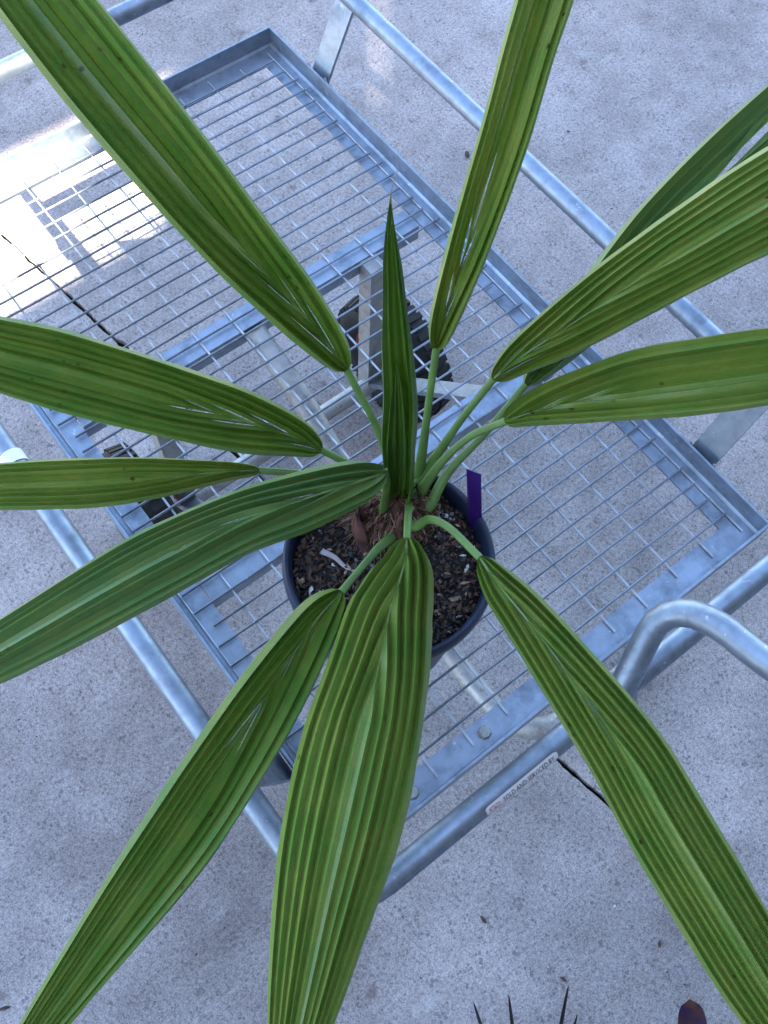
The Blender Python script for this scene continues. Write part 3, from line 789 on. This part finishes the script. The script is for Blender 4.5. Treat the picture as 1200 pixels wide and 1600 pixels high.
for i in range(170):
    a = rnd.gauss(-1.95, .42)
    p0 = CR + Vector((cos(a) * .022, sin(a) * .022, rnd.uniform(.014, .036)))
    r1 = rnd.uniform(.036, .060)
    a1 = a + rnd.gauss(0, .22)
    p2 = CR + Vector((cos(a1) * r1, sin(a1) * r1, rnd.uniform(.004, .012)))
    p1 = (p0 + p2) / 2 + Vector((rnd.gauss(0, .003), rnd.gauss(0, .003), rnd.uniform(.002, .010)))
    q, _ = spline([p0, p1, p2], 7)
    m.tube(q, [.0006, .00055, .0005, .0005, .0004, .0003, .0002], 3, mi=0 if rnd.random() < .75 else 1)
fo = m.build('fibre', [M['fibre'], M['fibre_dark']], palm); tag(fo, kind='stuff')
# dry sheaths of old leaves: curved scoop-shaped scales
def sheath(base, tip, width, bulge, mt):
    m = MB()
    base, tip = Vector(base), Vector(tip)
    d = tip - base
    out = (base + tip) / 2 - CR; out.z = 0; out.normalize()
    side = d.cross(out).normalized()
    nv, nu = 10, 8
    vs = []
    for lay in (0, 1):
        for i in range(nv + 1):
            t = i / nv
            wv = width * (1 - t ** 2.2) * (.75 + .25 * sin(t * 3)) + .0006
            for j in range(nu + 1):
                s = j / nu * 2 - 1
                p = base + d * t + side * (s * wv) + out * (bulge * sin(pi * min(1, t * .9 + .1)) - abs(s) ** 2 * wv * .9) + out * (lay * -.0009)
                p += side * (.0015 * sin(t * 9 + s * 2))
                vs.append(p)
    k = (nv + 1) * (nu + 1)
    fs = []
    for i in range(nv):
        for j in range(nu):
            q = (i * (nu + 1) + j, i * (nu + 1) + j + 1, (i + 1) * (nu + 1) + j + 1, (i + 1) * (nu + 1) + j)
            fs += [q, tuple(x + k for x in q[::-1])]
    m.add(vs, fs)
    return m.build('dry_sheath', M[mt], palm, True)
sheath((.804, -.4370, ZS + .001), (.776, -.4300, ZS + .052), .0085, .006, 'sheath')
sheath((.798, -.4330, ZS + .003), (.773, -.4280, ZS + .050), .0060, .009, 'fibre_dark')
sheath((.792, -.4400, ZS + .001), (.771, -.4230, ZS + .044), .0055, .004, 'sheath')
sheath((.786, -.4250, ZS + .004), (.768, -.4210, ZS + .046), .010, .004, 'sheath')
sheath((.822, -.4080, ZS + .004), (.808, -.4020, ZS + .048), .009, .004, 'fibre_dark')
sheath((.812, -.3700, ZS + .004), (.801, -.3720, ZS + .050), .010, .004, 'fibre_dark')
sheath((.775, -.3560, ZS + .004), (.776, -.3640, ZS + .052), .010, .004, 'fibre_dark')

rnd = random.Random(63)
for i in range(22):
    a = 2 * pi * i / 22 + rnd.uniform(-.2, .2)
    r0 = rnd.uniform(.018, .030); r1 = r0 + rnd.uniform(-.012, .004)
    sheath((CR.x + cos(a) * r0, CR.y + sin(a) * r0, ZS + .008), (CR.x + cos(a + .2) * r1, CR.y + sin(a + .2) * r1, ZS + rnd.uniform(.038, .066)),
           rnd.uniform(.0025, .0062), .003, rnd.choice(('fibre_dark', 'fibre_dark', 'sheath')))

def blade(pts, face, roll=0., fold=.3, n=5, costa=.33, slit=1., split=None, rows=110, seed=0, close=0.):
    """pleated palm blade: folds spring from the midrib one after another and run on to the tip"""
    rnd = random.Random(seed)
    rowsd, length = spline(pts, rows)
    face = Vector(face)
    kk = 2 * n
    frames = []
    for i, r in enumerate(rowsd):
        a, b = rowsd[max(0, i - 1)], rowsd[min(rows - 1, i + 1)]
        Tn = (Vector(b[:3]) - Vector(a[:3])).normalized()
        La = Tn.cross(face).normalized()
        N = La.cross(Tn).normalized()
        t = i / (rows - 1)
        ro = roll * (.5 + t) + .10 * sin(3.2 * t + seed * 1.7)
        frames.append((Vector(r[:3]), La * cos(ro) + N * sin(ro), N * cos(ro) - La * sin(ro), max(.0004, r[3] / 2)))
    vs, fs, uv = [], [], []
    for side in (-1, 1):
        lines = [k / kk for k in range(kk + 1)]
        for k in range(1, kk): lines[k] += rnd.uniform(-.30, .30) / kk
        hj = [rnd.uniform(.65, 1.25) for _ in lines]
        hp_ = [rnd.uniform(0, 6.28) for _ in lines]; hf_ = [rnd.uniform(3, 7) for _ in lines]
        ph = rnd.uniform(0, 6)
        sl = [rnd.choice((0, .35, .6, 1.)) if x < .7 else 0 for x in lines]
        def cc(t):
            q = min(1., t / costa)
            return .62 * (1 - q) ** 1.25
        def start(x):           # where the fold at x leaves the midrib
            if x >= .62: return 0.
            return costa * (1 - (x / .62) ** (1 / 1.25))
        for k in range(kk):
            base = len(vs)
            split_in = (k % 2 == 0)         # slits open at every second fold
            for i, (C, La, N, hw) in enumerate(frames):
                t = i / (rows - 1)
                c = cc(t)
                for e in (0, 1):
                    x = lines[k + e]
                    ph_x = max(0., (x - c) / (1 - c))
                    if x > .999: ph_x = 1.
                    ss = min(1., t / .05)
                    sp = hw / kk / (1 - c)
                    amp = (1.0 + .7 * (1 - min(1, t / (costa * 1.3)))) * sp * hj[k + e] * (1 + .22 * sin(hf_[k + e] * t + hp_[k + e]))
                    hgt = amp * (1 if (k + e) % 2 else -1) * (.5 if (k + e) == kk else 1)
                    if ph_x <= 0: hgt = 0
                    hgt *= min(1., ph_x * kk * .8)
                    lat = ph_x * hw
                    # slits: segments part a little just after leaving the rib
                    m_line = (k + e) % 2 == 0 and 0 < k + e < kk
                    if m_line and slit and sl[k + e]:
                        t0 = start(x) + .004
                        ln = .05 + .05 * sl[k + e]
                        if t0 < t < t0 + ln:
                            g = slit * .00042 * sl[k + e] * sin(pi * (t - t0) / ln) ** .8
                            lat += g if e == 0 else -g
                    if k == 0 and e == 0:
                        g0 = 0
                        if slit > 1 and t > .05: g0 = (slit - 1) * .0010 * max(0, sin(pi * min(1, (t - .05) / (costa * 1.0))))
                        if split and t > split: g0 += (t - split) * .05
                        lat += g0
                    elif k == 0 and split and t > split:
                        lat += (t - split) * .05
                    lat = max(0, lat)
                    f_ = lat / hw if hw > 0 else 0
                    prof = fold * hw * (f_ ** 1.15) - abs(fold) * hw * .45 * f_ ** 3
                    prof *= (1.15 - .5 * t)
                    if k + e == kk: lat *= 1 + .010 * sin(17 * t + ph) + .004 * sin(61 * t + 2 * ph)
                    wav = .0012 * sin(7 * t + ph) * f_ + .0006 * sin(23 * t + 2 * ph + 3 * f_) * f_
                    squeeze = 1 - .12 * (1 - min(1, t / costa))
                    vs.append(C + La * (side * lat * (1 - close * f_)) + N * (prof + hgt + wav))
                    uv.append((side * (k + e) / 2 + 20 + seed, t * length * 10))
            for i in range(rows - 1):
                a = base + 2 * i
                q = (a, a + 1, a + 3, a + 2)
                if (vs[a] - vs[a + 1]).length < 1e-5 and (vs[a + 2] - vs[a + 3]).length < 1e-5: continue
                fs.append(q if side < 0 else q[::-1])
    return vs, fs, uv, frames

def blade_mesh(name, data, mat, origin):
    vs, fs, uv, _ = data
    me = bpy.data.meshes.new(name)
    me.from_pydata([tuple(v - Vector(origin)) for v in vs], [], fs)
    me.materials.append(mat)
    me.polygons.foreach_set('use_smooth', [True] * len(fs))
    l = me.uv_layers.new(name='UVMap')
    idx = [0] * len(me.loops)
    me.loops.foreach_get('vertex_index', idx)
    flat = []
    for i in idx: flat += uv[i]
    l.data.foreach_set('uv', flat)
    me.update()
    return me

LEAF_MAT = dict(long_upper_left='leaf_green', upright_back='leaf_yellowish', back_right='leaf_blue', broad_right='leaf_yellowish', low_right='leaf_yellowish',
                front_right='leaf_yellowish', broad_front='leaf_yellowish', front_left='leaf_green', arching_left='leaf_blue', narrow_left='leaf_yellowish', broad_left='leaf_green')
for si, (key, opt, face, pet, bl) in enumerate(LEAVES):
    data = blade(bl, face, seed=si + 1, **opt)
    org = bl[0][:3]
    lf = place('leaf', blade_mesh('leaf', data, M[LEAF_MAT[key]], org), palm, org)
    # petiole, flattened, from the stem to the foot of the blade
    foot = Vector(pet[0])
    root = foot + (CR + Vector((0, 0, .012)) - foot) * .45
    pp, _ = spline([tuple(root)] + pet, 22)
    m = MB()
    m.tube(pp, [.0062 - .0026 * min(1, i / 12) for i in range(22)], 10, flat=.55, side=face)
    m.build('petiole', M['petiole'], lf, True, angle=80)
    fr = data[3]
    ncost = int(len(fr) * opt['costa'])
    m = MB()
    m.tube([f[0] - f[2] * .0006 for f in fr[:ncost:3]], [.0017 * (1 - .9 * i / (ncost / 3)) for i in range(len(fr[:ncost:3]))], 6)
    m.build('midrib', M['midrib'], lf, True)
# the unopened spear leaf, still folded
bl = SPEAR
data = blade(bl, (.35, -.60, .72), roll=0, fold=1.9, n=3, costa=.02, slit=0, seed=40, rows=70)
lf = place('leaf', blade_mesh('leaf', data, M['leaf_young'], bl[0][:3]), palm, bl[0][:3])
tag(lf, 'unopened folded spear leaf standing upright')
m = MB()
p, _ = spline([bl[-2][:3], bl[-1][:3], (.7755, -.4020, 1.068), (.7740, -.4030, 1.078)], 14)
m.tube(p, [.0006 - .00003 * i for i in range(14)], 4)
m.build('dry_tip', M['chip_pale'], lf)
data = blade([(.7815, -.383, .640, .014), (.7800, -.385, .70, .020), (.7790, -.387, .76, .018), (.7760, -.389, .82, .010), (.7745, -.391, .86, .001)], (.55, -.6, .58), fold=1.2, n=2, costa=.02, slit=0, seed=44, rows=50)
place('leaf', blade_mesh('leaf', data, M['leaf_young'], (.7815, -.383, .640)), palm, (.7815, -.383, .640))

# ------------------------------------------------------------------ dark plants at the photographer's feet
def small_pot(parent, c, r, h):
    m = MB()
    m.lathe([(.0001, 0), (r * .72, 0), (r * .97, h * .9), (r * 1.06, h * .9), (r * 1.06, h), (r * .96, h), (r * .94, h * .9), (.0001, h * .88)], 32, (c[0], c[1], 0))
    return m.build('pot', M['pot'], parent, True, angle=35)
def strap(base, tip, lift, w, mt, parent, prof=1.0, tipw=0.):
    base, tip = Vector(base), Vector(tip)
    mid = (base + tip) / 2 + Vector((0, 0, lift))
    pts, _ = spline([base, mid, tip], 60)
    NR = 60
    d = (tip - base).normalized()
    side = d.cross(Vector((.3147, -.2783, .9075))).normalized()
    up = side.cross(d)
    m = MB()
    vs = []
    for i, p in enumerate(pts):
        t = i / (NR - 1)
        hw = w / 2 * min(1, .5 + t * 2) * (1 - t ** prof) ** .5 + .0003
        p = Vector(p)
        for s, z in ((-1, .18), (0, 0), (1, .18), (0, -.12)): vs.append(p + side * (s * hw) + up * (z * hw))
    fs = []
    for i in range(NR - 1):
        for k in range(4): fs.append((i * 4 + k, i * 4 + (k + 1) % 4, (i + 1) * 4 + (k + 1) % 4, (i + 1) * 4 + k))
    m.add(vs, fs)
    return m.build('leaf', M[mt] if isinstance(mt, str) else mt, parent, True, angle=60)
pc = (1.375, -.64)
dk = empty('dark_grass_plant', (pc[0], pc[1], 0))
tag(dk, 'blackish plant with thin spiky leaves at the bottom edge of the picture', 'plant')
small_pot(dk, pc, .055, .10)
b0 = (pc[0], pc[1], .09)
for tip, lift in (((1.190, -.581, .29), .055), ((1.208, -.546, .29), .045), ((1.2385, -.491, .31), .04), ((1.268, -.4995, .29), .05),
                  ((1.45, -.50, .28), .05), ((1.52, -.62, .27), .05), ((1.47, -.76, .27), .05), ((1.33, -.80, .27), .05), ((1.24, -.76, .26), .05)):
    strap(b0, tip, lift, .0056, 'black_leaf', dk, 4.)
pc = (1.50, -.50)
pu = empty('purple_leaf_plant', (pc[0], pc[1], 0))
tag(pu, 'dark purple plant showing one blunt brown-tipped leaf at the bottom edge', 'plant')
small_pot(pu, pc, .05, .10)
b0 = (pc[0], pc[1], .09)
mp = NT('purple_leaf_tip')
pp_ = mp.pos()
vd = mp.n('ShaderNodeVectorMath', operation='DISTANCE'); mp.l(pp_, vd.inputs[0]); vd.inputs[1].default_value = (1.3330, -.3915, .289)
f_ = mp.math('ADD', vd.outputs['Value'], mp.math('MULTIPLY', mp.noise(pp_, 160, 3), .012))
mp.set(**{'Base Color': mp.mix(mp.ramp(f_, [(.011, 1), (.017, 0)]), mp.mix(mp.ramp(mp.noise(pp_, 70, 3, .6), [(.45, 0), (.62, 1)]), (.020, .008, .038), (.050, .016, .018)), (.085, .036, .016)), 'Roughness': .4})
lf = strap(b0, (1.3330, -.3915, .289), .05, .033, mp.mat, pu, 26.)
for tip in ((1.47, -.36, .28), (1.63, -.42, .27), (1.62, -.58, .27), (1.50, -.66, .26)): strap(b0, tip, .05, .024, 'purple_leaf', pu, 5.)

# ------------------------------------------------------------------ litter on the pavement
def crumb(name, x, y, s, mt, label, flat=.35, cat='litter'):
    rnd = random.Random(int(x * 1000) + int(y * 777))
    m = MB()
    s *= 1.4
    chip(m, Vector((x, y, s * flat * .6)), s, flat, 0, rnd)
    o = m.build(name, M[mt])
    tag(o, label, cat, 'scraps lying on the pavement')
crumb('leaf_scrap', 1.1433, -.4825, .0055, 'debris', 'brown dry scrap on bare concrete between the two front leaves')
crumb('leaf_scrap', .8375, -1.0552, .0055, 'debris', 'brown dry scrap at the lower left corner of the picture')
crumb('leaf_scrap', 1.2674, -.4447, .0055, 'debris', 'dark scrap on concrete just above the spiky black leaf tips')
crumb('leaf_scrap', 1.3163, -.3097, .0045, 'debris', 'dark scrap on concrete beside the front right palm leaf')
crumb('leaf_scrap', .0557, .3946, .006, 'debris', 'dark scrap on concrete left of the upright palm leaf, beyond the rail')
crumb('leaf_scrap', .1277, .5989, .003, 'debris', 'tiny black scrap on bare concrete right of the upright palm leaf')
crumb('pebble', 1.2427, -.3255, .0022, 'stone_white', 'tiny white pebble on concrete near the front right palm leaf', .7, 'pebble')
rnd = random.Random(77)
m = MB()
for i in range(420):
    x, y = rnd.uniform(-1.0, 1.7), rnd.uniform(-1.3, 1.4)
    chip(m, Vector((x, y, .0004)), abs(rnd.gauss(.0009, .0006)) + .0005, .5, 0 if rnd.random() < .75 else 1, rnd)
o = m.build('grit', [M['debris'], M['stone_grey']]); tag(o, 'scattered fine dark grit on the concrete', 'grit', kind='stuff')
